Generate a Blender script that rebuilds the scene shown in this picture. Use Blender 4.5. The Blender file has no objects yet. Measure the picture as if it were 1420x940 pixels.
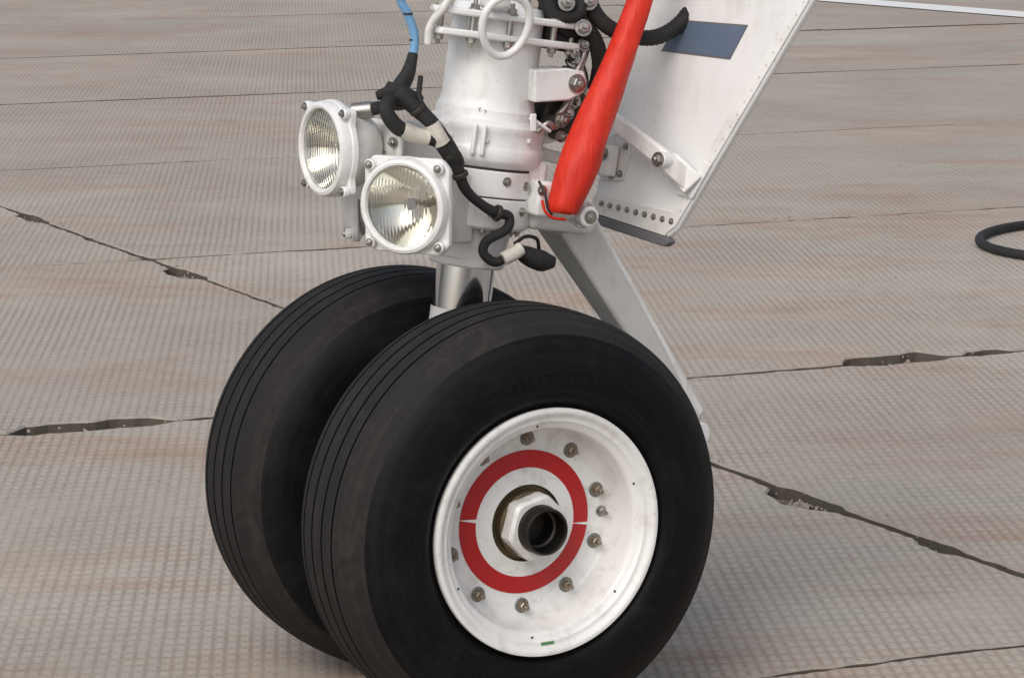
import bpy, bmesh, math, random
from mathutils import Vector, Matrix, Euler, noise
random.seed(7)
sc = bpy.context.scene
sc.view_settings.view_transform = 'Standard'
sc.view_settings.look = 'None'
sc.view_settings.exposure = 0

PSI = math.radians(28.6)
GM = Matrix.Translation((-0.0926, 4.463, 0)) @ Matrix.Rotation(PSI, 4, 'Z')

# ------------------------------------------------------------------ materials
def new_mat(name):
    m = bpy.data.materials.new(name); m.use_nodes = True
    nt = m.node_tree; nt.nodes.clear()
    out = nt.nodes.new('ShaderNodeOutputMaterial')
    b = nt.nodes.new('ShaderNodeBsdfPrincipled')
    nt.links.new(b.outputs[0], out.inputs[0])
    return m, nt, b

class N:
    def __init__(s, nt): s.nt = nt
    def lk(s, a, b):
        if isinstance(a, (int, float)): b.default_value = a
        elif isinstance(a, tuple): b.default_value = a if len(a) == 4 or b.type == 'VECTOR' else (*a, 1)
        else: s.nt.links.new(a, b)
    def coord(s, kind='Object'): return s.nt.nodes.new('ShaderNodeTexCoord').outputs[kind]
    def mapping(s, v, scale=(1, 1, 1), rot=(0, 0, 0), loc=(0, 0, 0)):
        n = s.nt.nodes.new('ShaderNodeMapping'); s.lk(v, n.inputs[0])
        n.inputs['Scale'].default_value = scale; n.inputs['Rotation'].default_value = rot; n.inputs['Location'].default_value = loc
        return n.outputs[0]
    def noise(s, v, scale, detail=4, rough=.55, dist=0):
        n = s.nt.nodes.new('ShaderNodeTexNoise'); s.lk(v, n.inputs['Vector'])
        n.inputs['Scale'].default_value = scale; n.inputs['Detail'].default_value = detail
        n.inputs['Roughness'].default_value = rough; n.inputs['Distortion'].default_value = dist
        return n.outputs['Fac']
    def math(s, op, a, b=0.0, c=0.0, clamp=False):
        n = s.nt.nodes.new('ShaderNodeMath'); n.operation = op; n.use_clamp = clamp
        s.lk(a, n.inputs[0]); s.lk(b, n.inputs[1])
        if op in ('MULTIPLY_ADD',): s.lk(c, n.inputs[2])
        return n.outputs[0]
    def ramp(s, v, lo, hi, a=0.0, b=1.0):
        n = s.nt.nodes.new('ShaderNodeMapRange'); s.lk(v, n.inputs[0])
        n.inputs[1].default_value = lo; n.inputs[2].default_value = hi
        n.inputs[3].default_value = a; n.inputs[4].default_value = b
        return n.outputs[0]
    def mix(s, f, a, b, mode='MIX'):
        n = s.nt.nodes.new('ShaderNodeMix'); n.data_type = 'RGBA'; n.blend_type = mode
        s.lk(f, n.inputs[0]); s.lk(a, n.inputs[6]); s.lk(b, n.inputs[7])
        return n.outputs[2]
    def bump(s, h, strength=.5, dist=.01, prev=None):
        n = s.nt.nodes.new('ShaderNodeBump'); s.lk(h, n.inputs['Height'])
        n.inputs['Strength'].default_value = strength; n.inputs['Distance'].default_value = dist
        if prev is not None: s.lk(prev, n.inputs['Normal'])
        return n.outputs[0]
    def sep(s, v):
        n = s.nt.nodes.new('ShaderNodeSeparateXYZ'); s.lk(v, n.inputs[0]); return n.outputs

def paint(name, col=(.8, .8, .78), rough=.35, dirt=.25, dirtcol=(.30, .27, .22), scale=14, metal=0, coat=.3, bump=.12, chip=.70):
    m, nt, b = new_mat(name); n = N(nt); c = n.coord()
    big = n.noise(c, scale, 6, .62, .4)
    fine = n.noise(c, scale*9, 3, .7)
    streak = n.noise(n.mapping(c, (60, 60, 7)), 1, 4, .6)
    f = n.math('MULTIPLY', n.ramp(big, .46, .76), n.ramp(streak, .35, .7))
    chips = n.ramp(fine, chip, chip+.05)
    f2 = n.math('ADD', n.math('MULTIPLY', f, dirt), n.math('MULTIPLY', chips, dirt*1.4), clamp=True)
    colr = n.mix(f2, col, dirtcol)
    colr = n.mix(n.ramp(big, .3, .8, 0, .16), colr, tuple(x*.72 for x in col))
    n.lk(colr, b.inputs['Base Color'])
    n.lk(n.ramp(big, .3, .7, rough-.06 if rough > .1 else rough, rough+(.14 if rough > .1 else .06)), b.inputs['Roughness'])
    b.inputs['Metallic'].default_value = metal
    b.inputs['Coat Weight'].default_value = coat; b.inputs['Coat Roughness'].default_value = .2
    if bump: n.lk(n.bump(n.noise(c, scale*5, 4), bump, .002), b.inputs['Normal'])
    return m

M_white = paint('white_enamel', (.79, .79, .78), .36, .75, (.36, .32, .26), 16)
M_rim = paint('wheel_white_enamel', (.78, .78, .765), .40, .90, (.32, .28, .22), 17, chip=.675)
M_white2 = paint('aged_white_enamel', (.70, .69, .66), .42, .8)
M_grayp = paint('pale_grey_enamel', (.58, .58, .56), .4, .6)
M_door = paint('door_white_paint', (.77, .775, .77), .40, .60, (.42, .39, .34), 7)
M_blue = paint('blue_grey_decal', (.10, .14, .21), .5, .1)
M_redp = paint('red_marking_paint', (.42, .005, .008), .42, .30, (.2, .05, .04), 20, coat=.05)
M_seal = paint('rubber_seal', (.13, .13, .135), .6, .3, (.2, .19, .17), coat=0)
M_steel = paint('dull_steel', (.40, .385, .36), .38, .5, (.08, .07, .05), 60, 1, 0)
M_bronze = paint('bronze_ring', (.16, .125, .075), .45, .6, (.03, .025, .02), 60, .8, 0)
M_dark = paint('dark_hardware', (.035, .033, .03), .5, .4, (.12, .1, .08), 50, .3, 0)
M_chrome = paint('chromed_piston', (.62, .64, .68), .06, .0, (.3, .3, .3), 20, 1, 0, bump=0)
M_bluehose = paint('blue_hose', (.16, .36, .60), .45, .2, (.08, .1, .13), 40)
M_greenp = paint('green_mark', (.10, .25, .09), .5, .2)
M_wrap = paint('white_cable_wrap', (.62, .59, .52), .6, .8, (.25, .22, .17), 40, 0, 0, bump=.6)
M_stencil = paint('black_stencil', (.03, .03, .03), .6, .1)

def cable_mat(name, col, freq):
    m, nt, b = new_mat(name); n = N(nt); c = n.coord()
    w1 = n.noise(n.mapping(c, (1, 1, 1)), freq, 3, .8)
    n.lk(n.mix(n.ramp(w1, .45, .7), col, tuple(x*2.2+.006 for x in col)), b.inputs['Base Color'])
    b.inputs['Roughness'].default_value = .68
    n.lk(n.bump(w1, .6, .003), b.inputs['Normal'])
    return m
M_cable = cable_mat('braided_cable', (.010, .0095, .009), 380)

def rubber(name, col, dust, rough, spec):
    m, nt, b = new_mat(name); n = N(nt); c = n.coord()
    a = n.noise(c, 9, 6, .6, .3); f = n.noise(c, 160, 3, .7)
    scuff = n.noise(n.mapping(c, (1, 1, 1)), 26, 5, .7, 1.0)
    # radial distance gives concentric scuffing round the tyre
    s = n.sep(c)
    rad = n.math('SQRT', n.math('ADD', n.math('MULTIPLY', s[0], s[0]), n.math('MULTIPLY', s[1], s[1])))
    cx = nt.nodes.new('ShaderNodeCombineXYZ'); n.lk(n.math('MULTIPLY', rad, 130.0), cx.inputs[0]); n.lk(n.math('MULTIPLY', s[2], 130.0), cx.inputs[1]); n.lk(n.math('MULTIPLY', a, 3.0), cx.inputs[2])
    conc = n.noise(cx.outputs[0], 1.0, 4, .7)
    k = n.math('MULTIPLY', n.ramp(a, .40, .72), n.ramp(scuff, .4, .75))
    k = n.math('ADD', n.math('MULTIPLY', k, .8), n.math('MULTIPLY', n.ramp(conc, .50, .75), .45), clamp=True)
    n.lk(n.mix(k, col, dust), b.inputs['Base Color'])
    n.lk(n.ramp(a, .3, .7, rough-.07, rough+.10), b.inputs['Roughness'])
    b.inputs['Specular IOR Level'].default_value = spec
    n.lk(n.bump(f, .18, .001), b.inputs['Normal'])
    return m
M_side = rubber('tyre_sidewall_rubber', (.0036, .0036, .0039), (.016, .0155, .015), .48, .15)
M_tread = rubber('tyre_tread_rubber', (.018, .0172, .0168), (.048, .044, .041), .78, .18)
M_groove = rubber('tyre_groove_rubber', (.003, .003, .003), (.008, .008, .008), .8, .1)

def redcloth():
    m, nt, b = new_mat('red_vinyl_fabric'); n = N(nt); c = n.coord()
    a = n.noise(n.mapping(c, (1, 1, .16), (0, .35, 0)), 60, 4, .6, .6)
    n.lk(n.mix(n.ramp(a, .25, .85), (.68, .036, .013, 1), (.50, .018, .010, 1)), b.inputs['Base Color'])
    b.inputs['Roughness'].default_value = .52
    b.inputs['Specular IOR Level'].default_value = .35
    w = n.noise(n.mapping(c, (1, 1, .14), (0, .35, 0)), 90, 3, .55, .5)
    n.lk(n.bump(w, .55, .004), b.inputs['Normal'])
    return m
M_red = redcloth()

def glass():
    m, nt, b = new_mat('ribbed_lens_glass'); n = N(nt); c = n.coord()
    s = n.sep(c)
    w = n.math('SINE', n.math('MULTIPLY', s[0], 1000.0))
    w2 = n.math('SINE', n.math('MULTIPLY', s[1], 150.0))
    h = n.math('ADD', n.math('MULTIPLY', w, .6), n.math('MULTIPLY', w2, 1.0))
    b.inputs['Base Color'].default_value = (.98, .985, .97, 1)
    b.inputs['Transmission Weight'].default_value = 1
    b.inputs['Roughness'].default_value = .0
    b.inputs['IOR'].default_value = 1.45
    n.lk(n.bump(h, .38, .0006), b.inputs['Normal'])
    return m
M_glass = glass()
M_reflector = paint('lamp_reflector', (.88, .86, .78), .06, .0, metal=1, coat=0, bump=0)

# concrete --------------------------------------------------------------
def concrete(name, ridges=True, tint=1.0):
    m, nt, b = new_mat(name); n = N(nt); c = n.coord()
    warp = n.noise(c, 1.4, 3)
    s = n.sep(c)
    def lines(ax, ay, sp, off):
        u = n.math('ADD', n.math('MULTIPLY', s[0], ax/sp), n.math('MULTIPLY', s[1], ay/sp))
        u = n.math('ADD', u, n.math('MULTIPLY', warp, off))
        f = n.math('FRACT', u)
        return n.math('ABSOLUTE', n.math('MULTIPLY_ADD', f, 2.0, -1.0))
    base_n = n.noise(c, .9, 8, .62, .3)
    stain = n.noise(n.mapping(c, (.45, 1.5, 1), (0, 0, math.radians(-21.4))), 1.25, 7, .68, .5)
    stain2 = n.noise(n.mapping(c, (.9, 2.6, 1), (0, 0, math.radians(-16))), 3.4, 6, .7, .3)
    fine = n.noise(c, 130, 3, .8)
    mid = n.noise(c, 22, 5, .7)
    at = nt.nodes.new('ShaderNodeAttribute'); at.attribute_name = 'slab'; at.attribute_type = 'GEOMETRY'
    col = n.mix(n.ramp(base_n, .3, .72), (.530*tint, .480*tint, .412*tint, 1), (.355*tint, .318*tint, .272*tint, 1))
    col = n.mix(n.ramp(mid, .35, .75, 0, .5), col, (.57*tint, .518*tint, .447*tint, 1))
    k = n.math('MULTIPLY', n.ramp(stain, .48, .64), n.ramp(stain2, .38, .60))
    col = n.mix(n.math('MULTIPLY', k, .58), col, (.40*tint, .250*tint, .175*tint, 1))
    col = n.mix(n.ramp(stain2, .60, .80, 0, .45), col, (.20, .18, .16, 1))
    if ridges:
        a = n.ramp(lines(math.cos(math.radians(4)), math.sin(math.radians(4)), .0215, .35), .35, .85)
        bb = n.ramp(lines(-math.sin(math.radians(9)), math.cos(math.radians(9)), .036, .35), .50, .92)
        g = n.math('MAXIMUM', a, n.math('MULTIPLY', bb, .8))
        wear = n.ramp(n.noise(c, 1.3, 6, .7), .32, .60, .30, 1.0)
        gw = n.math('MULTIPLY', g, wear)
        gw = n.math('MULTIPLY', gw, n.ramp(n.noise(c, 60, 3, .7), .28, .55, .30, 1))
        dcol = n.mix(n.ramp(stain, .46, .62), (.222, .196, .166, 1), (.29, .178, .120, 1))
        col = n.mix(n.math('MULTIPLY', gw, .70), col, dcol)
        hgt = n.math('SUBTRACT', n.math('MULTIPLY', fine, .4), gw)
        n.lk(n.bump(hgt, .30, .004), b.inputs['Normal'])
    else:
        n.lk(n.bump(n.math('ADD', fine, n.math('MULTIPLY', mid, 2)), .6, .006), b.inputs['Normal'])
    col = n.mix(n.ramp(fine, .3, .8, 0, .22), col, (.14, .13, .12, 1))
    col = n.mix(n.ramp(at.outputs['Fac'], 0, 1, 0, .22), col, (.26, .238, .212, 1)) if ridges else col
    n.lk(col, b.inputs['Base Color'])
    b.inputs['Roughness'].default_value = .9
    b.inputs['Specular IOR Level'].default_value = .25
    return m
M_conc = concrete('ribbed_concrete')
M_edge = concrete('chipped_concrete_edge', False, .78)
M_wall = paint('dirty_joint_wall', (.10, .084, .068), .95, .7, (.03, .026, .022), 30, 0, 0)

def dirt():
    m, nt, b = new_mat('joint_dirt_and_far_apron'); n = N(nt); c = n.coord()
    d = nt.nodes.new('ShaderNodeVectorMath'); d.operation = 'LENGTH'; nt.links.new(c, d.inputs[0])
    a = n.noise(c, 30, 5, .7); w = n.noise(c, 2.3, 4)
    near = n.mix(n.ramp(a, .35, .62), (.06, .05, .04, 1), (.26, .225, .185, 1))
    near = n.mix(n.math('MULTIPLY', n.ramp(w, .56, .64), n.ramp(a, .4, .6)), near, (.085, .10, .025, 1))
    far = n.mix(n.noise(c, .4, 5), (.32, .29, .25, 1), (.42, .38, .33, 1))
    n.lk(n.mix(n.ramp(d.outputs['Value'], 28, 34), near, far), b.inputs['Base Color'])
    b.inputs['Roughness'].default_value = 1
    n.lk(n.bump(a, .8, .02), b.inputs['Normal'])
    return m
M_dirt = dirt()

# ------------------------------------------------------------------ mesh helpers
gear = bpy.data.objects.new('aircraft_nose_landing_gear', None)
sc.collection.objects.link(gear); gear.matrix_world = GM

def mk(name, verts, faces, mats, parent=gear, smooth=True, mi=None, M=None, bevel=0, autosm=40):
    me = bpy.data.meshes.new(name)
    me.from_pydata([tuple(v) for v in verts], [], faces)
    for m in (mats if isinstance(mats, list) else [mats]): me.materials.append(m)
    if mi:
        for p, i in zip(me.polygons, mi): p.material_index = i
    bm = bmesh.new(); bm.from_mesh(me)
    bmesh.ops.recalc_face_normals(bm, faces=bm.faces)
    bm.to_mesh(me); bm.free()
    o = bpy.data.objects.new(name, me); sc.collection.objects.link(o)
    if parent: o.parent = parent
    if M is not None: o.matrix_local = M
    for p in me.polygons: p.use_smooth = smooth
    if smooth and autosm:
        me.set_sharp_from_angle(angle=math.radians(autosm))
    if bevel:
        b = o.modifiers.new('bevel', 'BEVEL'); b.width = bevel; b.segments = 2; b.limit_method = 'ANGLE'
        b.angle_limit = math.radians(35); b.harden_normals = False
    return o

def axisM(p, d, xh=None):
    d = Vector(d).normalized()
    x = Vector(xh) if xh else (Vector((0, 0, 1)) if abs(d.z) < .9 else Vector((1, 0, 0)))
    y = d.cross(x).normalized(); x = y.cross(d).normalized()
    M = Matrix((x, y, d)).transposed().to_4x4(); M.translation = Vector(p); return M

def revolve(name, prof, M, mats, segs=48, mi=None, closed=False, parent=gear, post=None, autosm=35, caps=True):
    v = []; f = []; fm = []
    n = len(prof)
    for i in range(segs):
        a = 2*math.pi*i/segs
        for r, h in prof:
            v.append(Vector((r*math.cos(a), r*math.sin(a), h)))
    rng = n if closed else n-1
    for i in range(segs):
        j = (i+1) % segs
        for k in range(rng):
            k2 = (k+1) % n
            f.append((i*n+k, i*n+k2, j*n+k2, j*n+k)); fm.append(mi[k] if mi and k < len(mi) else 0)
    if not closed and caps:
        if prof[0][0] > 1e-6: f.append(tuple(i*n for i in range(segs))); fm.append(mi[0] if mi else 0)
        if prof[-1][0] > 1e-6: f.append(tuple(i*n+n-1 for i in range(segs))); fm.append(mi[-1] if mi else 0)
    if post: v = [post(p) for p in v]
    return mk(name, v, f, mats, parent, True, fm, M, autosm=autosm)

def cyl(name, a, b, r, mat, segs=24, bev=.15, parent=gear):
    a = Vector(a); b = Vector(b); L = (b-a).length; e = min(r, L)*bev
    return revolve(name, [(r-e, 0), (r, e), (r, L-e), (r-e, L)], axisM(a, b-a), mat, segs, parent=parent)

def box(name, c, size, mat, rot=(0, 0, 0), bevel=.003, M=None, parent=gear):
    x, y, z = [s/2 for s in size]
    v = [(-x, -y, -z), (x, -y, -z), (x, y, -z), (-x, y, -z), (-x, -y, z), (x, -y, z), (x, y, z), (-x, y, z)]
    f = [(0, 3, 2, 1), (4, 5, 6, 7), (0, 1, 5, 4), (1, 2, 6, 5), (2, 3, 7, 6), (3, 0, 4, 7)]
    if M is None: M = Matrix.Translation(c) @ Euler(rot).to_matrix().to_4x4()
    return mk(name, v, f, mat, parent, True, None, M, bevel)

def beam(name, a, b, wa, wb, side, mat, bevel=.004):
    a = Vector(a); b = Vector(b); d = (b-a).normalized(); s = Vector(side)
    s = (s - d*s.dot(d)).normalized(); t = d.cross(s)
    v = []
    for p, w in ((a, wa), (b, wb)):
        for i, j in ((-1, -1), (1, -1), (1, 1), (-1, 1)):
            v.append(p + s*i*w[0]/2 + t*j*w[1]/2)
    f = [(0, 1, 2, 3), (7, 6, 5, 4), (0, 4, 5, 1), (1, 5, 6, 2), (2, 6, 7, 3), (3, 7, 4, 0)]
    return mk(name, v, f, mat, bevel=bevel)

def plate(name, pts, M, thick, mat, bevel=.002, parent=gear):
    n = len(pts)
    v = [Vector((x, y, 0)) for x, y in pts] + [Vector((x, y, thick)) for x, y in pts]
    f = [tuple(range(n-1, -1, -1)), tuple(range(n, 2*n))] + [(i, (i+1) % n, n+(i+1) % n, n+i) for i in range(n)]
    return mk(name, v, f, mat, parent, True, None, M, bevel)

def catmull(P, k=8):
    P = [Vector(p) for p in P]
    Q = [P[0]*2-P[1]] + P + [P[-1]*2-P[-2]]; out = []
    for i in range(1, len(Q)-2):
        a, b, c, d = Q[i-1:i+3]
        for j in range(k):
            t = j/k
            out.append(.5*((2*b)+(c-a)*t+(2*a-5*b+4*c-d)*t*t+(3*b-a-3*c+d)*t**3))
    out.append(P[-1]); return out

def tube(name, P, r, mat, segs=14, k=8, parent=gear, wob=0, ridge=0, flat=1.0):
    rs = r if isinstance(r, (list, tuple)) else [r]*len(P)
    pts = catmull(P, k)
    R = [v.x for v in catmull([(q, 0, 0) for q in rs], k)]
    v = []; f = []; n = len(pts)
    t = (pts[1]-pts[0]).normalized()
    u = t.orthogonal().normalized()
    for i, p in enumerate(pts):
        t2 = ((pts[min(i+1, n-1)]-pts[max(i-1, 0)])).normalized()
        u = (u - t2*u.dot(t2)).normalized(); w = t2.cross(u)
        for s in range(segs):
            a = 2*math.pi*s/segs
            rr = R[i]
            if wob: rr *= 1+wob*noise.noise(Vector((math.cos(a)*1.6, math.sin(a)*1.6, 0))+p*28)
            if ridge: rr *= 1+ridge*(1 if i % 2 else -1)
            v.append(p+(u*math.cos(a)+w*math.sin(a)*flat)*rr)
    for i in range(n-1):
        for s in range(segs):
            s2 = (s+1) % segs
            f.append((i*segs+s, i*segs+s2, (i+1)*segs+s2, (i+1)*segs+s))
    f.append(tuple(range(segs))); f.append(tuple((n-1)*segs+s for s in range(segs)))
    return mk(name, v, f, mat, parent, autosm=60)

def bolt(name, p, d, r=.006, h=.005, shank=.006, mat=None, washer=True):
    mat = mat or M_steel
    M = axisM(p, d); v = []; f = []
    def ring(rad, z, n, off=0.0):
        s = len(v)
        for i in range(n):
            a = 2*math.pi*i/n+off
            v.append(Vector((rad*math.cos(a), rad*math.sin(a), z)))
        return list(range(s, s+n))
    def join(a, b):
        n = len(a)
        for i in range(n): f.append((a[i], a[(i+1) % n], b[(i+1) % n], b[i]))
    z = 0
    if washer:
        a = ring(r*1.35, 0, 20); b = ring(r*1.35, r*.25, 20); join(a, b); f.append(tuple(b)); z = r*.25
    off = random.random()
    a = ring(r, z, 6, off); b = ring(r, z+h*.85, 6, off); c = ring(r*.82, z+h, 6, off)
    join(a, b); join(b, c); f.append(tuple(c))
    if shank:
        a = ring(r*.5, z+h, 12); b = ring(r*.5, z+h+shank*.85, 12); c = ring(r*.38, z+h+shank, 12)
        join(a, b); join(b, c); f.append(tuple(c))
    return mk(name, v, f, mat, M=M, autosm=30)

# ------------------------------------------------------------------ wheels
def tyre_profile():
    half = []
    gr = [(.0165, .0024), (.048, .0024)]
    def top(w): return .330 - .0020*(w/.05)**2 - (0 if w < .05 else (w-.05)**2*3)
    half.append((0, top(0), 0))
    for g, hw in gr:
        half += [(g-hw, top(g-hw), 1), (g-hw*.7, top(g)-.005, 1), (g+hw*.7, top(g)-.005, 1), (g+hw, top(g+hw), 0)]
    half += [(.063, .3255, 0), (.072, .3212, 0), (.0735, .3192, 0), (.083, .3150, 0), (.0915, .3085, 0), (.1000, .2990, 2), (.1085, .2855, 2), (.1155, .270, 2), (.1200, .252, 2),
             (.1215, .238, 2), (.1212, .224, 2), (.1205, .217, 2), (.1205, .2155, 2), (.1175, .207, 2), (.112, .200, 2), (.104, .196, 2), (.098, .185, 2)]
    return half
half = tyre_profile()
prof = [(r, -w) for w, r, m in reversed(half)][:-1] + [(r, w) for w, r, m in half]
mats_idx = [half[len(half)-2-i][2] for i in range(len(half)-1)] + [m for w, r, m in half[:-1]]

M_grayseat = paint('grey_green_seat', (.17, .20, .20), .5, .3)
M_bronzebolt = paint('bolt_plating', (.33, .29, .235), .42, .6, (.08, .07, .06), 80, .9, 0)
M_whitechip = paint('chipped_white_nut', (.70, .70, .68), .4, .95, (.16, .13, .10), 30, chip=.66)
M_darksteel = paint('oily_steel', (.06, .055, .05), .3, .5, (.015, .014, .012), 40, .9, 0)
WX, WZ = .003, .3285

def build_wheel(yc, sgn, tag):
    M = Matrix.Translation((WX, yc, WZ)) @ Matrix.Rotation(math.radians(90*sgn), 4, 'X')
    R3 = M.to_3x3()
    def flat(p):
        z = (M @ p).z
        if z < .003:
            q = p.copy(); k = .003 - z
            q.y += k if (R3 @ Vector((0, 1, 0))).z > 0 else -k
            q.z *= 1 + k*1.6
            return q
        return p
    revolve('tyre_'+tag, prof, M, [M_tread, M_groove, M_side], 160, mats_idx, post=flat, autosm=50, closed=True)
    rp = [(.182, .090), (.188, .101), (.1905, .110), (.1912, .116), (.1900, .1195), (.186, .1205), (.1815, .1185), (.1785, .1145),
          (.1750, .1130), (.1705, .1125), (.1680, .1095), (.1645, .1060), (.1600, .1045), (.1575, .1010), (.1560, .094), (.1535, .070),
          (.1515, .055), (.1485, .046), (.1435, .0410), (.120, .0385), (.116, .0385), (.088, .0415), (.060, .0480), (.0585, .047), (.058, .042), (.052, .042),
          (.052, .060), (.049, .062), (.045, .062), (.045, .05), (.0, .05)]
    mi = [0]*len(rp)
    for k in range(22, 30): mi[k] = 1
    revolve('wheel_rim_'+tag, rp, M, [M_rim, M_bronze], 128, mi, autosm=40, caps=False)
    ip = [(.184, -.090), (.190, -.104), (.191, -.114), (.187, -.119), (.180, -.113), (.165, -.105), (.158, -.09), (.15, -.03), (.12, -.02), (.06, -.03), (.055, -.09), (.0, -.09)]
    revolve('wheel_inner_rim_'+tag, ip, M, M_grayp, 96, caps=False)
    def hz(r): return .0385+(.116-r)*(.003/.028)
    ro, ri = .1120, .0850
    revolve('red_ring_'+tag, [(ro, hz(ro)+.0002), (ro-.0003, hz(ro)+.0012), (ri+.0004, hz(ri)+.0012), (ri, hz(ri)+.0002)], M, M_redp, 128, closed=True)
    for a0 in (172, -8):
        a = math.radians(a0); rr = Vector((math.cos(a), math.sin(a), 0)); tt = Vector((-rr.y, rr.x, 0))
        o, i = ro+.0003, ri-.0003
        wo, wi = (.0003, .0028) if a0 > 0 else (.0024, .0003)
        v = [rr*o+Vector((0, 0, hz(o)+.0018))+tt*wo, rr*o+Vector((0, 0, hz(o)+.0018))-tt*wo,
             rr*i+Vector((0, 0, hz(i)+.0018))-tt*wi, rr*i+Vector((0, 0, hz(i)+.0018))+tt*wi]
        v += [x-Vector((0, 0, .0016)) for x in v]
        mk('white_tick_'+tag, v, [(0, 1, 2, 3), (7, 6, 5, 4), (0, 4, 5, 1), (1, 5, 6, 2), (2, 6, 7, 3), (3, 7, 4, 0)], M_rim, M=M, smooth=False)
    for k in range(10):
        a = math.radians(88+36*k)
        p = M @ Vector((.131*math.cos(a), .131*math.sin(a), .0395)); d = R3 @ Vector((0, 0, 1))
        cyl('bolt_seat_'+tag, p-d*.002, p+d*.002, .0120, M_grayseat, 20)
        bolt('wheel_bolt_'+tag, p+d*.002, d, .0074, .008, .009, M_bronzebolt)
    p = M @ Vector((.135, .001, .040)); d = R3 @ Vector((0, 0, 1))
    bolt('valve_'+tag, p, d, .0065, .006, .012)
    for a in (205, 262, 318, 20, 95):
        an = math.radians(a); p = M @ Vector((.1640*math.cos(an), .1640*math.sin(an), .1056))
        cyl('rim_rivet_'+tag, p, p+d*.0015, .002, M_dark, 10)
    v = []; f = []
    nz = [(.0440, .050), (.0505, .054), (.0505, .083), (.0455, .088)]
    rings = []
    for r, z in nz:
        s = len(v)
        for i in range(48):
            a = 2*math.pi*i/48+.25
            t = (a-.25) % (math.pi/3) - math.pi/6
            hexr = r/math.cos(t)*.93
            v.append(Vector((min(hexr, r*1.03)*math.cos(a), min(hexr, r*1.03)*math.sin(a), z)))
        rings.append(list(range(s, s+48)))
    for r, z in ((.0375, .088), (.0375, .06)):
        rr = []
        for i in range(48):
            a = 2*math.pi*i/48+.25; rr.append(len(v)); v.append(Vector((r*math.cos(a), r*math.sin(a), z)))
        rings.append(rr)
    for a, b in zip(rings, rings[1:]):
        for i in range(48): f.append((a[i], a[(i+1) % 48], b[(i+1) % 48], b[i]))
    mk('hub_nut_'+tag, v, f, M_whitechip, M=M, autosm=25)
    revolve('axle_bore_'+tag, [(.0365, .05), (.0365, .110), (.0350, .1125), (.0325, .1125), (.0305, .109), (.0300, .085), (.0265, .083), (.0262, .055), (.0, .053)], M, [M_darksteel], 64, caps=False)
    revolve('axle_tube_'+tag, [(.030, -.19), (.030, .04)], M, M_steel, 32)

build_wheel(-.187, 1, 'near')
build_wheel(.187, -1, 'far')
Mw = Matrix.Translation((WX, -.187, WZ)) @ Matrix.Rotation(math.pi/2, 4, 'X')
a = math.radians(-90)
p = Mw @ Vector((.1725*math.cos(a), .1725*math.sin(a), .1130))
box('creep_mark', p, (.022, .0014, .005), M_greenp, bevel=0)

def lettering(txt, a0, step, size, rho, tag):
    for i, ch in enumerate(txt):
        if ch == ' ': continue
        cu = bpy.data.curves.new('sidewall_letter', 'FONT'); cu.body = ch; cu.size = size; cu.extrude = .0009
        cu.align_x = 'CENTER'; cu.materials.append(M_side)
        o = bpy.data.objects.new('sidewall_letter_'+tag, cu); sc.collection.objects.link(o)
        o.parent = gear
        a = math.radians(a0-step*i)
        c = Mw @ Vector((rho*math.cos(a), rho*math.sin(a), .1210))
        d = Vector((0, -1, 0)); up = Vector((math.cos(a), 0, math.sin(a)))
        x = up.cross(d)
        Mx = Matrix((x, up, d)).transposed().to_4x4(); Mx.translation = c
        o.matrix_local = Mx
lettering('TUBELESS TYRE 29 X 11', 112, 3.6, .020, .230, 'a')
lettering('SPEED 225 MPH', 250, 3.6, .016, .232, 'b')

cyl('axle', (0, -.14, WZ), (0, .14, WZ), .034, M_white2)
cyl('axle_boss', (0, -.055, WZ), (0, .055, WZ), .062, M_white2, 32)

# ------------------------------------------------------------------ strut
U = Vector((.148, 0, .989)).normalized()
B0 = Vector((.018, 0, .653))
SM = axisM(B0, U, (1, 0, 0))
revolve('piston', [(.0465, -.33), (.0465, .06)], SM, M_chrome, 64)
revolve('piston_band', [(.0474, -.40), (.0474, -.032), (.0465, -.031)], SM, M_white, 64)
body = [(.047, .040), (.057, .038), (.0595, .041), (.0595, .050), (.058, .0515), (.0565, .053), (.0575, .060), (.064, .098), (.0655, .101), (.084, .103), (.0885, .107),
        (.0895, .112), (.0895, .150), (.0885, .151), (.0870, .1515), (.0870, .1535), (.0885, .154), (.0895, .155), (.0895, .192), (.088, .194), (.0868, .1945), (.0868, .1985), (.0905, .201),
        (.0955, .207), (.0975, .211), (.0975, .226), (.0960, .229), (.0945, .232), (.0945, .252), (.0960, .255), (.0955, .262), (.088, .268), (.0800, .271), (.079, .274), (.079, .285), (.0765, .288), (.0745, .294), (.0725, .305),
        (.0725, .392), (.0715, .395), (.0715, .440), (.069, .446), (.052, .448), (.0475, .452), (.0475, .47), (.049, .472), (.049, .478), (.0475, .48), (.0475, .80)]
bmi = [0]*len(body)
for k in (14, 20): bmi[k] = 1
revolve('oleo_cylinder', body, SM, [M_white, M_dark], 96, bmi, autosm=32)
for k in range(24):
    a = 2*math.pi*k/24
    p = SM @ Vector((.074*math.cos(a), .074*math.sin(a), .103)); bolt('gland_bolt', p, -U, .0045, .006, .004, washer=False)
for ang, t in ((-35, .24), (-70, .245), (-115, .24), (-150, .24)):
    a = math.radians(ang); r = Vector((math.cos(a), math.sin(a), 0))
    p = SM @ (r*.098+Vector((0, 0, t))); d = SM.to_3x3() @ r
    bolt('collar_screw', p - d*.003, d, .004, .003, 0, M_white2)
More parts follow.
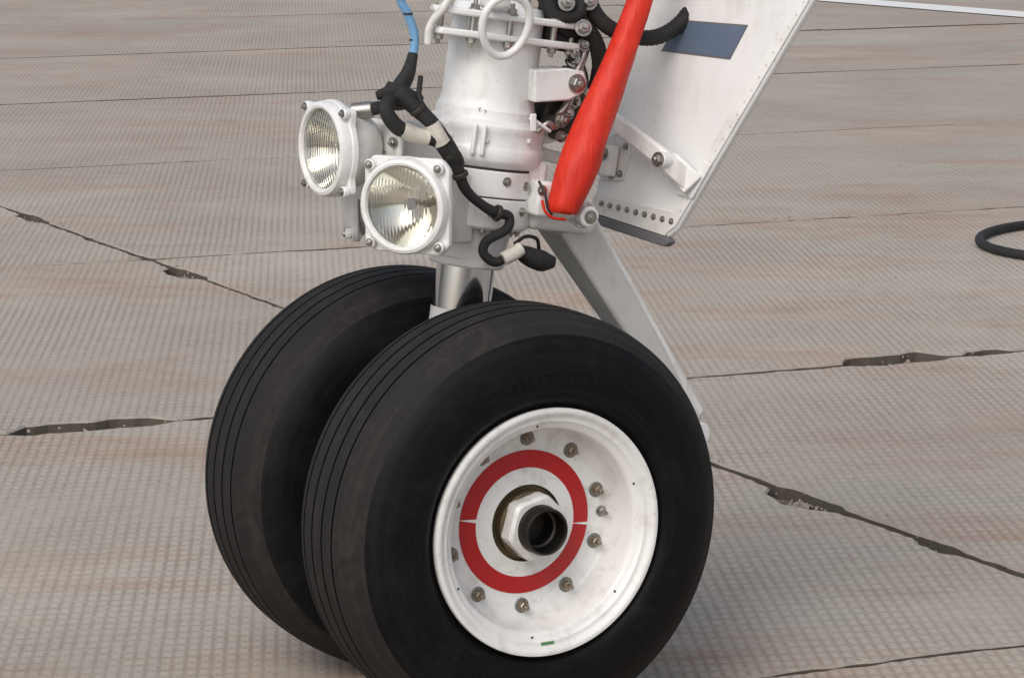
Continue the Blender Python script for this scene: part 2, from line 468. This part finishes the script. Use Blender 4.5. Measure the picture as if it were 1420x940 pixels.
for ang, t in ((-60, .175), (-100, .13), (-62, .135), (-88, .18)):
    a = math.radians(ang); r = Vector((math.cos(a), math.sin(a), 0))
    p = SM @ (r*.0893+Vector((0, 0, t))); d = SM.to_3x3() @ r
    bolt('body_screw', p, d, .0055, .003, .002)
def radial(ang, rad, t):
    a = math.radians(ang); r = Vector((math.cos(a), math.sin(a), 0))
    return SM @ (r*rad+Vector((0, 0, t))), (SM.to_3x3() @ r).normalized()
for ang in (-126, -118):
    p, d = radial(ang, .098, .240)
    M = axisM(p, d, U); box('collar_clamp_ear', None, (.046, .006, .018), M_white, M=M, bevel=.0015)
for i, (ang, t, ch, sz) in enumerate(((-128, .290, 'Y', .009), (-121, .288, '7', .008))):
    cu = bpy.data.curves.new('stencil_mark', 'FONT'); cu.body = ch; cu.size = sz; cu.extrude = .0002; cu.materials.append(M_stencil)
    o = bpy.data.objects.new('stencil_mark', cu); sc.collection.objects.link(o); o.parent = gear
    p, d = radial(ang, .0812, t-.008); x = U.cross(d).normalized()
    Mx = Matrix((x, U, d)).transposed().to_4x4(); Mx.translation = p; o.matrix_local = Mx

clamp_pts = [(.132, -.05), (.132, -.025), (.09, -.018), (.078, .02), (.078, .05), (.05, .078), (-.05, .078), (-.07, .05), (-.078, .02),
             (-.09, -.018), (-.126, -.025), (-.132, -.05), (-.122, -.066), (-.06, -.084), (.06, -.084), (.122, -.066)]
for t, th in ((.392, .011), (.424, .011)):
    plate('clamp_flange', clamp_pts, SM @ Matrix.Translation((-.008, 0, t)), th, M_white, .003)
for x, y in ((-.124, -.046), (.108, -.046), (-.078, -.066), (.062, -.070), (-.02, -.078)):
    p = SM @ Vector((x, y, .435)); bolt('clamp_bolt', p, U, .0072, .007, .008)
    p = SM @ Vector((x, y, .392)); bolt('clamp_nut', p, -U, .0072, .007, .006)
    cyl('clamp_stud', SM @ Vector((x, y, .40)), SM @ Vector((x, y, .43)), .005, M_steel, 12)
ring = []
for i in range(25):
    a = 2*math.pi*i/24
    ring.append((.030+.040*math.sin(a)*(1-.12*math.cos(a)), -.118+.012*math.cos(a), 1.072-.046*math.cos(a)))
tube('tow_ring', ring, .0062, M_white, 14, 4)
box('tow_ring_lug', (.030, -.085, 1.108), (.03, .05, .022), M_white, bevel=.005)
for dx, z in ((-.05, 1.10), (-.035, 1.12)):
    tube('upper_pipe', [(-.07, -.055, 1.045), (-.066, -.058, 1.075), (dx, -.07, z), (dx+.03, -.07, z+.05)], .006, M_white2, 12)

bracket = [(0, 0), (.062, 0), (.088, .010), (.094, .028), (.088, .044), (.060, .050), (0, .050)]
for yy in (-.075, -.035):
    plate('side_lug', bracket, axisM((.098, yy, .950), (0, -1, 0), (1, 0, 0)), .012, M_white, .003)
box('side_lug_web', (.112, -.058, .975), (.028, .040, .050), M_white, bevel=.004)
bolt('side_lug_bolt', (.172, -.087, .976), (0, -1, 0), .011, .008, .006, M_steel)
cyl('side_lug_pin', (.172, -.09, .976), (.172, -.01, .976), .0075, M_steel)
for (x, y, z, r, d) in ((.195, -.04, 1.008, .011, (-.4, -1, .2)), (.188, -.04, .945, .012, (.2, -1, -.2)), (.205, -.02, .985, .010, (0, -1, 0)), (.150, -.07, .918, .010, (.3, -1, .1)),
                        (.176, -.05, .925, .009, (-.3, -1, .3)), (.158, -.06, .892, .008, (-.1, -1, 0)), (.205, -.05, 1.03, .009, (-.2, -1, .3)), (.183, -.06, 1.018, .007, (-.2, -1, .5))):
    v = Vector((x, y, z)); dd = Vector(d).normalized()
    cyl('hydraulic_fitting', v+dd*-.03, v+dd*.004, r*.95, M_dark, 18)
    bolt('hydraulic_union', v+dd*.004, dd, r*.9, .008, .006, M_steel)
for P, r in (([(.15, -.05, .915), (.17, -.06, .94), (.19, -.05, .98), (.21, -.05, 1.03), (.215, -.04, 1.10)], .007),
             ([(.16, -.03, .89), (.20, -.03, .92), (.22, -.03, .97), (.21, -.02, 1.02)], .006),
             ([(.10, -.09, .905), (.118, -.094, .918), (.13, -.09, .91), (.15, -.07, .912)], .0045)):
    tube('hydraulic_pipe', P, r, M_steel)
box('manifold_block', (.178, -.015, .93), (.07, .05, .07), M_dark, (0, .3, 0), .008)
beam('cable_clip', (.085, -.098, .928), (.120, -.095, .905), (.012, .005), (.010, .005), (0, -1, 0), M_white, .0015)
beam('cable_clip_tab', (.086, -.104, .935), (.086, -.104, .908), (.010, .004), (.010, .004), (1, 0, 0), M_white, .0015)

beam('pin_arm', (.10, -.085, .785), (.176, -.105, .772), (.018, .022), (.014, .016), (0, 0, 1), M_white, .004)
cyl('pin_knob', (.174, -.075, .772), (.174, -.128, .772), .0165, M_white, 28)
revolve('pin_knob_collar', [(.0195, 0), (.0205, .003), (.0205, .009), (.0195, .012)], axisM((.174, -.098, .772), (0, -1, 0)), M_white2, 28, closed=True)
bolt('pin_bolt', (.174, -.128, .772), (0, -1, 0), .008, .004, .003)
box('pin_clevis', (.112, -.075, .800), (.03, .05, .055), M_white, (0, .15, 0), .005)
bolt('clevis_bolt', (.104, -.1, .815), (0, -1, 0), .006, .004, .004)
tube('lock_wire', [(.098, -.10, .830), (.102, -.112, .812), (.105, -.116, .79), (.112, -.118, .778)], .0022, M_dark, 8)
box('strut_side_rib', (.105, -.02, .82), (.05, .10, .075), M_white, (0, .15, 0), .008)

beam('torque_link_upper', (.196, 0, .752), (.440, 0, .394), (.092, .062), (.046, .036), (0, 1, 0), M_grayp, .006)
beam('torque_link_rib', (.222, -.022, .757), (.450, -.014, .410), (.030, .028), (.022, .018), (0, 1, 0), M_white, .004)
cyl('torque_link_hinge', (.438, -.04, .380), (.438, .05, .380), .020, M_white, 28)
beam('torque_link_lower', (.438, 0, .375), (.03, 0, .325), (.050, .036), (.09, .06), (0, 1, 0), M_grayp, .006)
box('torque_link_yoke', (.165, 0, .765), (.12, .13, .05), M_white, (0, .15, 0), .010)

# ------------------------------------------------------------------ lamps
def lamp(tag, c, d, square):
    M = axisM(c, d, (0, 0, 1))
    revolve('lamp_housing_'+tag, [(.0655, -.021), (.0700, -.021), (.0665, -.026), (.064, -.040), (.056, -.062), (.042, -.078), (.022, -.086), (0, -.087)], M, M_white2, 56, caps=False)
    revolve('lamp_ring_'+tag, [(.0625, -.006), (.0605, .004), (.0625, .0085), (.0660, .0095), (.0705, .0075), (.0730, .002), (.0730, -.010), (.066, -.012)], M, M_white, 72, closed=True)
    lp = [(0.0, .0125)]+[(.0615*math.sin(i/14*math.pi/2), .0125*math.cos(i/14*math.pi/2)-.001) for i in range(1, 15)]
    revolve('lamp_lens_'+tag, lp+[(.0615, -.004)]+[(r, h-.003) for r, h in reversed(lp)], M @ Matrix.Rotation(math.pi/2, 4, 'Z'), M_glass, 72, autosm=0)
    rp = [(.0612*t/16, -.050+.046*(t/16)**2) for t in range(0, 17)]
    revolve('lamp_reflector_'+tag, rp, M, M_reflector, 64, caps=False)
    cyl('lamp_bulb_'+tag, M @ Vector((0, 0, -.048)), M @ Vector((0, 0, -.024)), .006, M_steel, 16)
    cyl('lamp_shield_'+tag, M @ Vector((0, 0, -.024)), M @ Vector((0, 0, -.021)), .010, M_chrome, 20)
    pts = []
    for i in range(96):
        a = 2*math.pi*i/96
        e = max(0, math.cos(4*(a-math.pi/4)))**5
        base = .0745
        if square: base = min(.0725/max(abs(math.cos(a)), abs(math.sin(a))), .092)
        r = max(base, .0735+.017*e)
        pts.append((r*math.cos(a), r*math.sin(a)))
    n = len(pts); v = []; f = []
    for z in (-.020, -.008):
        for x, y in pts: v.append(Vector((x, y, z)))
        for x, y in pts:
            q = Vector((x, y, 0)).normalized()*.0635; v.append(Vector((q.x, q.y, z)))
    for i in range(n):
        j = (i+1) % n
        f += [(i, j, n+j, n+i), (2*n+i, 2*n+j, 3*n+j, 3*n+i), (i, j, 2*n+j, 2*n+i), (n+i, n+j, 3*n+j, 3*n+i)]
    mk('lamp_flange_'+tag, v, f, M_white, M=M, bevel=.0025)
    for k in range(4):
        a = math.pi/4+k*math.pi/2
        p = M @ Vector((.0835*math.cos(a), .0835*math.sin(a), -.008)); dd = M.to_3x3() @ Vector((0, 0, 1))
        cyl('lamp_ear_'+tag, p, p+dd*.010, .0085, M_white, 20)
        bolt('lamp_screw_'+tag, p+dd*.010, dd, .0048, .003, .002)
    return M
lamp('forward', (-.219, 0, .888), (-.985, -.06, .02), False)
lamp('near', (-.150, -.13, .812), (-.834, -.56, .0), True)
lamp('far', (-.112, .135, .800), (-.85, .52, 0), True)
box('lamp_mount_plate', (-.128, 0, .862), (.012, .15, .13), M_white2, (0, .1, 0), .008)
beam('lamp_mount_arm', (-.13, -.03, .905), (.0, -.03, .885), (.022, .05), (.022, .07), (0, 1, 0), M_white2, .004)
beam('lamp_mount_arm_b', (-.13, .045, .845), (.0, .045, .82), (.022, .05), (.022, .07), (0, 1, 0), M_white2, .004)
beam('lamp_mount_strap', (-.12, -.10, .80), (.0, -.06, .79), (.02, .10), (.02, .11), (0, 1, 0), M_white2, .004)
for z in (.82, .86, .90):
    bolt('mount_bolt', (-.135, -.065, z), (-1, -.3, 0), .006, .004, .004)

# ------------------------------------------------------------------ cables
tube('blue_hose', [(-.108, -.03, 1.20), (-.106, -.03, 1.122), (-.092, -.032, 1.089), (-.082, -.034, 1.056), (-.085, -.035, 1.023)], .0068, M_bluehose, 16, 8)
for z, x in ((1.115, -.1045), (1.09, -.0925), (1.05, -.082)):
    cyl('hose_tie', (x, -.033, z-.0015), (x, -.033, z+.0015), .0076, M_dark, 16)
tube('harness_upper', [(-.085, -.035, 1.028), (-.097, -.045, 1.004), (-.112, -.05, .985), (-.120, -.055, .965), (-.122, -.06, .95)], [.008, .011, .013, .016, .014], M_cable, 14, 8, wob=.25)
tube('harness_branch_lamp', [(-.115, -.055, .972), (-.140, -.052, .956), (-.158, -.045, .950), (-.172, -.03, .945)], [.009, .009, .010, .008], M_cable, wob=.2)
cyl('lamp_connector', (-.158, -.045, .949), (-.185, -.025, .945), .013, M_steel, 20)
tube('harness_bundle', [(-.148, -.07, .985), (-.132, -.085, .974), (-.110, -.10, .950), (-.090, -.11, .927), (-.072, -.113, .893), (-.054, -.113, .870), (-.036, -.112, .828), (-.007, -.112, .801), (.020, -.11, .787), (.040, -.11, .780), (.036, -.11, .761), (.008, -.10, .744), (.001, -.10, .725), (.020, -.105, .710), (.048, -.105, .722)],
     [.010, .013, .011, .010, .012, .010, .008, .0075, .0085, .0075, .0075, .0075, .0075, .0075, .007], M_cable, 16, 8, wob=.12)
tube('harness_strand', [(-.098, -.085, 1.000), (-.105, -.098, .965), (-.082, -.112, .930), (-.060, -.120, .895), (-.046, -.122, .868)], [.004, .0045, .0045, .0045, .004], M_cable, 10, 8, wob=.2)
tube('harness_loop', [(-.130, -.07, .972), (-.164, -.10, .957), (-.150, -.105, .930), (-.116, -.105, .913), (-.085, -.11, .905), (-.062, -.115, .885), (-.050, -.115, .870)], [.012, .011, .012, .010, .011, .012, .010], M_cable, 16, 8, wob=.12)
tube('harness_wrap_a', [(-.140, -.106, .924), (-.118, -.106, .914), (-.098, -.108, .908)], .0125, M_wrap, 16, 6, wob=.15)
tube('harness_wrap_b', [(-.092, -.11, .930), (-.083, -.113, .912), (-.076, -.114, .900)], .0128, M_wrap, 16, 6, wob=.15)
tube('harness_knot', [(-.165, -.07, .972), (-.140, -.08, .978), (-.118, -.085, .968), (-.095, -.08, .965)], [.006, .012, .014, .006], M_cable, 14, 6, wob=.35)
for p, d in (((-.063, -.113, .882), (.4, 0, -.9)), ((.020, -.11, .787), (.9, 0, -.3)), ((-.112, -.1, .952), (.6, 0, -.7)), ((-.045, -.112, .85), (.4, 0, -.9))):
    v = Vector(p); dd = Vector(d).normalized()*.004
    cyl('cable_tie', v-dd, v+dd, .0128, M_dark, 16)
tube('harness_tail', [(.030, -.108, .714), (.050, -.108, .722), (.062, -.107, .728)], .011, M_wrap, 14, 6, wob=.2)
tube('harness_end', [(.058, -.105, .728), (.075, -.10, .716), (.100, -.098, .706), (.126, -.095, .700)], [.008, .014, .016, .009], M_cable, 14, 8, wob=.3)
tube('tag_string', [(.055, -.10, .735), (.075, -.10, .745), (.10, -.09, .738), (.11, -.08, .72)], .003, M_cable, 10)

tube('black_hose', [(.19, -.04, 1.20), (.207, -.06, 1.108), (.227, -.07, 1.068), (.269, -.075, 1.046), (.326, -.075, 1.041), (.379, -.07, 1.068), (.41, -.06, 1.12), (.42, -.05, 1.2)], .0125, M_cable, 20, 14, ridge=.035)
tube('black_hose_b', [(.134, -.06, 1.15), (.136, -.065, 1.10), (.150, -.07, 1.078), (.188, -.07, 1.086), (.200, -.06, 1.13)], .0105, M_cable, 18, 12, ridge=.04)
tube('black_hose_c', [(.17, -.055, 1.13), (.195, -.06, 1.075), (.222, -.06, 1.034), (.236, -.05, 1.00), (.24, -.03, .96)], .013, M_cable, 18, 10, wob=.15)
tube('black_hose_d', [(.11, -.05, 1.16), (.125, -.06, 1.11), (.165, -.05, 1.06), (.2, -.04, 1.05), (.23, -.03, 1.08), (.235, -.03, 1.16)], .009, M_cable, 16, 8, wob=.1)
for x, z in ((.16, 1.10), (.19, 1.06), (.20, 1.10)):
    bolt('hose_union', (x, -.075, z), (-.3, -1, .3), .010, .010, .008, M_steel)
box('hose_block', (.185, -.02, 1.06), (.08, .05, .08), M_dark, (0, .2, 0), .01)

# ------------------------------------------------------------------ gear door
p0 = Vector((.332, -.100, .720)); Dd = Vector((.275, -.959, 0)).normalized(); Nn = Dd.cross(U).normalized()
def DP(s, t, h=0): return p0+Dd*s+U*t+Nn*h
def dplate(name, pts, h0, h1, mat, bevel=.002):
    n = len(pts)
    v = [DP(s, t, h0) for s, t in pts]+[DP(s, t, h1) for s, t in pts]
    f = [tuple(range(n-1, -1, -1)), tuple(range(n, 2*n))]+[(i, (i+1) % n, n+(i+1) % n, n+i) for i in range(n)]
    return mk(name, v, f, mat, bevel=bevel)
dplate('gear_door', [(-.17, .026), (0, .004), (.018, .020), (.330, .580), (.325, .62), (-.11, .62), (-.14, .31), (-.165, .16)], -.014, 0, M_door, .004)
dplate('door_edge_flange', [(-.002, .010), (.016, .024), (.328, .584), (.322, .61), (.300, .585), (.045, .115)], .0, .0035, M_white, .0015)
dplate('door_seal', [(-.17, .010), (-.002, -.011), (.010, -.002), (.002, .004), (-.17, .026)], -.012, .004, M_seal, .002)
dplate('door_seal_retainer', [(-.17, .027), (-.004, .006), (.018, .034), (.010, .046), (-.17, .056)], .0005, .003, M_white2, .001)
dplate('door_decal', [(-.064, .300), (.078, .296), (.103, .346), (-.038, .346)], .0, .0012, M_blue, 0)
dplate('door_decal_frame', [(-.067, .297), (.079, .293), (.106, .349), (-.040, .349)], .0, .0007, M_seal, 0)
for k in range(9):
    s = -.150+k*.0195; t = .0435-k*.0016
    p = DP(s, t, .003); bolt('door_screw', p, Nn, .0038, .002, .0015, M_steel)
for k in range(26):
    t = .05+k*.02; s = .018+(t-.02)*.557-.012
    p = DP(s, t, .0035)
    cyl('door_rivet', p, p+Nn*.0009, .0018, M_grayp, 10)
LS = .046
dplate('link_foot', [(.010, .074), (.044, .070), (.074, .128), (.056, .132), (.040, .100)], .0, .006, M_white, .002)
beam('link_lug_a', DP(-.036+LS, .128, .030), DP(.048, .092, .010), (.030, .012), (.040, .012), U, M_white, .003)
beam('link_lug_b', DP(-.036+LS, .128, .050), DP(.044, .096, .008), (.026, .008), (.036, .010), U, M_white2, .003)
beam('link_bar', DP(-.120, .185, .045), DP(-.032+LS, .126, .042), (.026, .014), (.030, .016), U, M_white, .004)
cyl('link_pin', DP(-.034+LS, .127, .02), DP(-.034+LS, .127, .060), .013, M_white, 24)
bolt('link_pin_bolt', DP(-.034+LS, .127, .060), Nn, .009, .005, .005)
beam('link_strut_end', (.13, -.01, .885), DP(-.120, .185, .045), (.03, .03), (.024, .02), (0, 0, 1), M_white, .004)
bolt('link_inner_bolt', DP(-.112, .180, .053), Nn, .009, .006, .006)
dplate('link_base_plate', [(-.158, .080), (-.110, .085), (-.100, .130), (-.118, .165), (-.160, .150)], 0, .005, M_white2, .0015)
box('link_base', DP(-.142, .115, .018), (.03, .04, .05), M_white2, (0, .15, 0), .004)
bolt('link_base_bolt', DP(-.130, .125, .036), Nn, .009, .006, .006)
for s, t in ((-.116, .095), (-.112, .140), (-.135, .090)):
    bolt('link_base_screw', DP(s, t, .005), Nn, .0045, .003, .002)
beam('door_hinge_rod', (.15, 0, .86), DP(-.155, .10, .02), (.02, .02), (.02, .02), (0, 0, 1), M_white2, .004)

# ------------------------------------------------------------------ red cover (own object)
redp = [(.325, -.10, 1.21), (.302, -.10, 1.155), (.278, -.10, 1.102), (.248, -.105, 1.036), (.215, -.11, .970), (.182, -.115, .905), (.157, -.119, .850), (.138, -.120, .808), (.129, -.119, .786), (.1275, -.119, .780)]
rc = tube('red_protective_cover', redp, [.0185, .0190, .0200, .0226, .0258, .0298, .0318, .0282, .0240, .015], M_red, 40, 16, parent=None, wob=.06)
rc.matrix_world = GM
tube('cover_strap', [(.098, -.112, .800), (.096, -.124, .786), (.106, -.130, .776), (.128, -.130, .772)], .0045, M_red, 10, flat=.5)

# ------------------------------------------------------------------ pavement
P0 = Vector((.01, 6.78)); e1 = Vector((.931, .365)); e2 = Vector((-.497, .868))
L1 = 6.8; L2 = 2.262
spalls = [(-.95, 6.39, .17, .060), (.97, 7.17, .13, .065), (-.955, 8.48, .10, .05), (.60, 5.73, .10, .030), (.82, 5.35, .06, .018), (-1.6, 9.6, .1, .03), (.30, 6.25, .06, .03), (-1.25, 6.28, .05, .03), (1.22, 7.27, .06, .03), (-1.4, 10.2, .12, .03), (1.0, 5.02, .07, .022), (-.9, 10.45, .18, .035), (-1.5, 10.2, .2, .03), (.9, 9.0, .15, .02)]
verts = []; faces = []; fmi = []; slabval = []
for i in range(-4, 4):
    for j in range(-5, 13):
        near = i in (-1, 0) and -2 <= j <= 3
        c = [P0+e1*L1*(i+a)+e2*L2*(j+b) for a, b in ((0, 0), (1, 0), (1, 1), (0, 1))]
        tilt = [random.uniform(-.003, .003) for _ in range(4)]
        outer = []; inner = []
        for k in range(4):
            a, b = c[k], c[(k+1) % 4]; d = (b-a); L = d.length; d = d/L; nn = Vector((-d.y, d.x))
            step = .018 if near else .12
            n = int(L/step)
            # long joints further out are cut wider so they show as dark lines
            jj = j if k == 0 else j+1
            wide = (.0095 if jj < 1 else .017+.0035*min(jj, 5)) if k in (0, 2) else .0085
            for q in range(n):
                s = .03+(L-.06)*q/n
                p = a+d*s
                z = tilt[k]*(1-s/L)+tilt[(k+1) % 4]*s/L
                v3 = Vector((p.x, p.y, k*7+i*3+j*5))
                ins = wide*(1+.45*noise.noise(v3*1.5))
                if near:
                    ins += .006*noise.noise(v3*25)+.014*max(0, noise.noise(v3*9)-.2)+.05*max(0, noise.noise(v3*2.7)-.35)
                else: ins += .004*noise.noise(v3*6)
                for sx, sy, sr, dep in spalls:
                    dd = (p-Vector((sx, sy))).length/sr
                    if dd < 1.15:
                        amt = dep*(1 if k in (0, 1) else .35)
                        ins += amt*min(1, max(0, (1.15-dd)*3))*(1+.5*noise.noise(v3*14))
                ins = max(.004, ins)
                lim = min(s, L-s)*.9
                ins = min(ins, lim) if lim > .02 else ins
                po = p+nn*ins
                pi = p+nn*(ins+.004+.012*abs(noise.noise(v3*19)))
                outer.append(Vector((po.x, po.y, z-.004))); inner.append(Vector((pi.x, pi.y, z)))
        n = len(outer); s0 = len(verts)
        verts += inner+outer+[Vector((v.x, v.y, -.06)) for v in outer]
        val = random.random()
        faces.append(tuple(range(s0, s0+n))); fmi.append(0); slabval.append(val)
        for q in range(n):
            r = (q+1) % n
            faces.append((s0+q, s0+n+q, s0+n+r, s0+r)); fmi.append(1); slabval.append(val)
            faces.append((s0+n+q, s0+2*n+q, s0+2*n+r, s0+n+r)); fmi.append(2); slabval.append(val)
me = bpy.data.meshes.new('concrete_slab_apron'); me.from_pydata([tuple(v) for v in verts], [], faces)
me.materials.append(M_conc); me.materials.append(M_edge); me.materials.append(M_wall)
at = me.attributes.new('slab', 'FLOAT', 'FACE')
for k, p in enumerate(me.polygons): p.material_index = fmi[k]
at.data.foreach_set('value', slabval)
ap = bpy.data.objects.new('concrete_slab_apron', me); sc.collection.objects.link(ap)

bpy.ops.mesh.primitive_plane_add(size=1600, location=(0, 0, -.030)); g = bpy.context.object; g.name = 'ground'; g.data.materials.append(M_dirt)

v = []; f = []
def crumb(x, y, z, r):
    s = len(v); q = Euler((random.random()*6, random.random()*6, random.random()*6)).to_matrix()
    for dx in ((1, 0, 0), (-1, 0, 0), (0, 1, 0), (0, -1, 0), (0, 0, .7), (0, 0, -.7)):
        w = q @ (Vector(dx)*r*random.uniform(.6, 1.2)); v.append((x+w.x, y+w.y, z+w.z))
    for t in ((0, 2, 4), (2, 1, 4), (1, 3, 4), (3, 0, 4), (2, 0, 5), (1, 2, 5), (3, 1, 5), (0, 3, 5)): f.append(tuple(s+k for k in t))
for j in (-1, 0, 1, 2):
    for k in range(110):
        p = P0+e2*L2*j+e1*random.uniform(-3, 3)+e2*random.gauss(0, .03)
        crumb(p.x, p.y, random.choice((-.026, .003)), random.uniform(.002, .005))
for k in range(260):
    p = P0+e2*random.uniform(-3.4, 5)+e1*random.gauss(0, .035)
    crumb(p.x, p.y, random.choice((-.026, .003)), random.uniform(.002, .005))
for sx, sy, sr, dep in spalls:
    for k in range(40):
        p = Vector((sx, sy))+e1*random.gauss(0, sr*.5)+e2*(.01+random.gauss(0, .03))
        crumb(p.x, p.y, -.024, random.uniform(.004, .012))
for k in range(120):
    crumb(random.uniform(-1.5, 1.6), random.uniform(4.3, 8.5), .003, random.uniform(.0012, .003))
mk('concrete_rubble', v, f, M_edge, None, False)

A = Vector((2.1, 19.55)); Bq = Vector((3.2, 18.2))
dq = (Bq-A).normalized(); nq = Vector((-dq.y, dq.x)); st = A-dq*8; en = Bq+dq*8
M_line = paint('worn_road_paint', (.80, .80, .78), .7, .5, (.45, .42, .38), 8, coat=0)
mk('painted_apron_line', [(*(st+nq*.17), .008), (*(st-nq*.17), .008), (*(en-nq*.17), .008), (*(en+nq*.17), .008)], [(0, 1, 2, 3)], M_line, None, False)

hp = []
for i in range(41):
    a = math.radians(80+i*9.2)
    r = .385+.03*math.sin(a*2)+.002*i
    hp.append((1.885+r*math.cos(a), 9.02+r*math.sin(a), .018+.0006*i*(1 if i > 30 else 0)))
tube('rubber_ground_hose', hp, .0145, M_cable, 14, 4, parent=None)

# ------------------------------------------------------------------ light
w = bpy.data.worlds.new('World'); sc.world = w; w.use_nodes = True
nt = w.node_tree; bg = nt.nodes['Background']
sky = nt.nodes.new('ShaderNodeTexSky'); sky.sky_type = 'NISHITA'; sky.sun_disc = False
el = 44; az = math.radians(-155)
sky.sun_elevation = math.radians(el); sky.sun_rotation = az
sky.air_density = 1.0; sky.dust_density = 4.0; sky.ozone_density = 1.0
hs = nt.nodes.new('ShaderNodeHueSaturation'); hs.inputs['Saturation'].default_value = .55
nt.links.new(sky.outputs[0], hs.inputs['Color']); nt.links.new(hs.outputs[0], bg.inputs[0])
bg.inputs[1].default_value = .148
sl = bpy.data.lights.new('sun', 'SUN'); sl.energy = .85; sl.angle = math.radians(34); sl.color = (1, .97, .93)
so = bpy.data.objects.new('sun', sl); sc.collection.objects.link(so)
sd = Vector((math.sin(az)*math.cos(math.radians(el)), math.cos(az)*math.cos(math.radians(el)), math.sin(math.radians(el))))
so.rotation_euler = sd.to_track_quat('Z', 'Y').to_euler()

cam = bpy.data.cameras.new('camera'); co = bpy.data.objects.new('camera', cam); sc.collection.objects.link(co)
co.location = (0, 0, 1.433); co.rotation_euler = (math.pi/2-math.atan(770/4000), 0, 0)
cam.lens = 4000/1420*36; cam.sensor_width = 36; cam.clip_end = 3000; cam.clip_start = .05
sc.camera = co
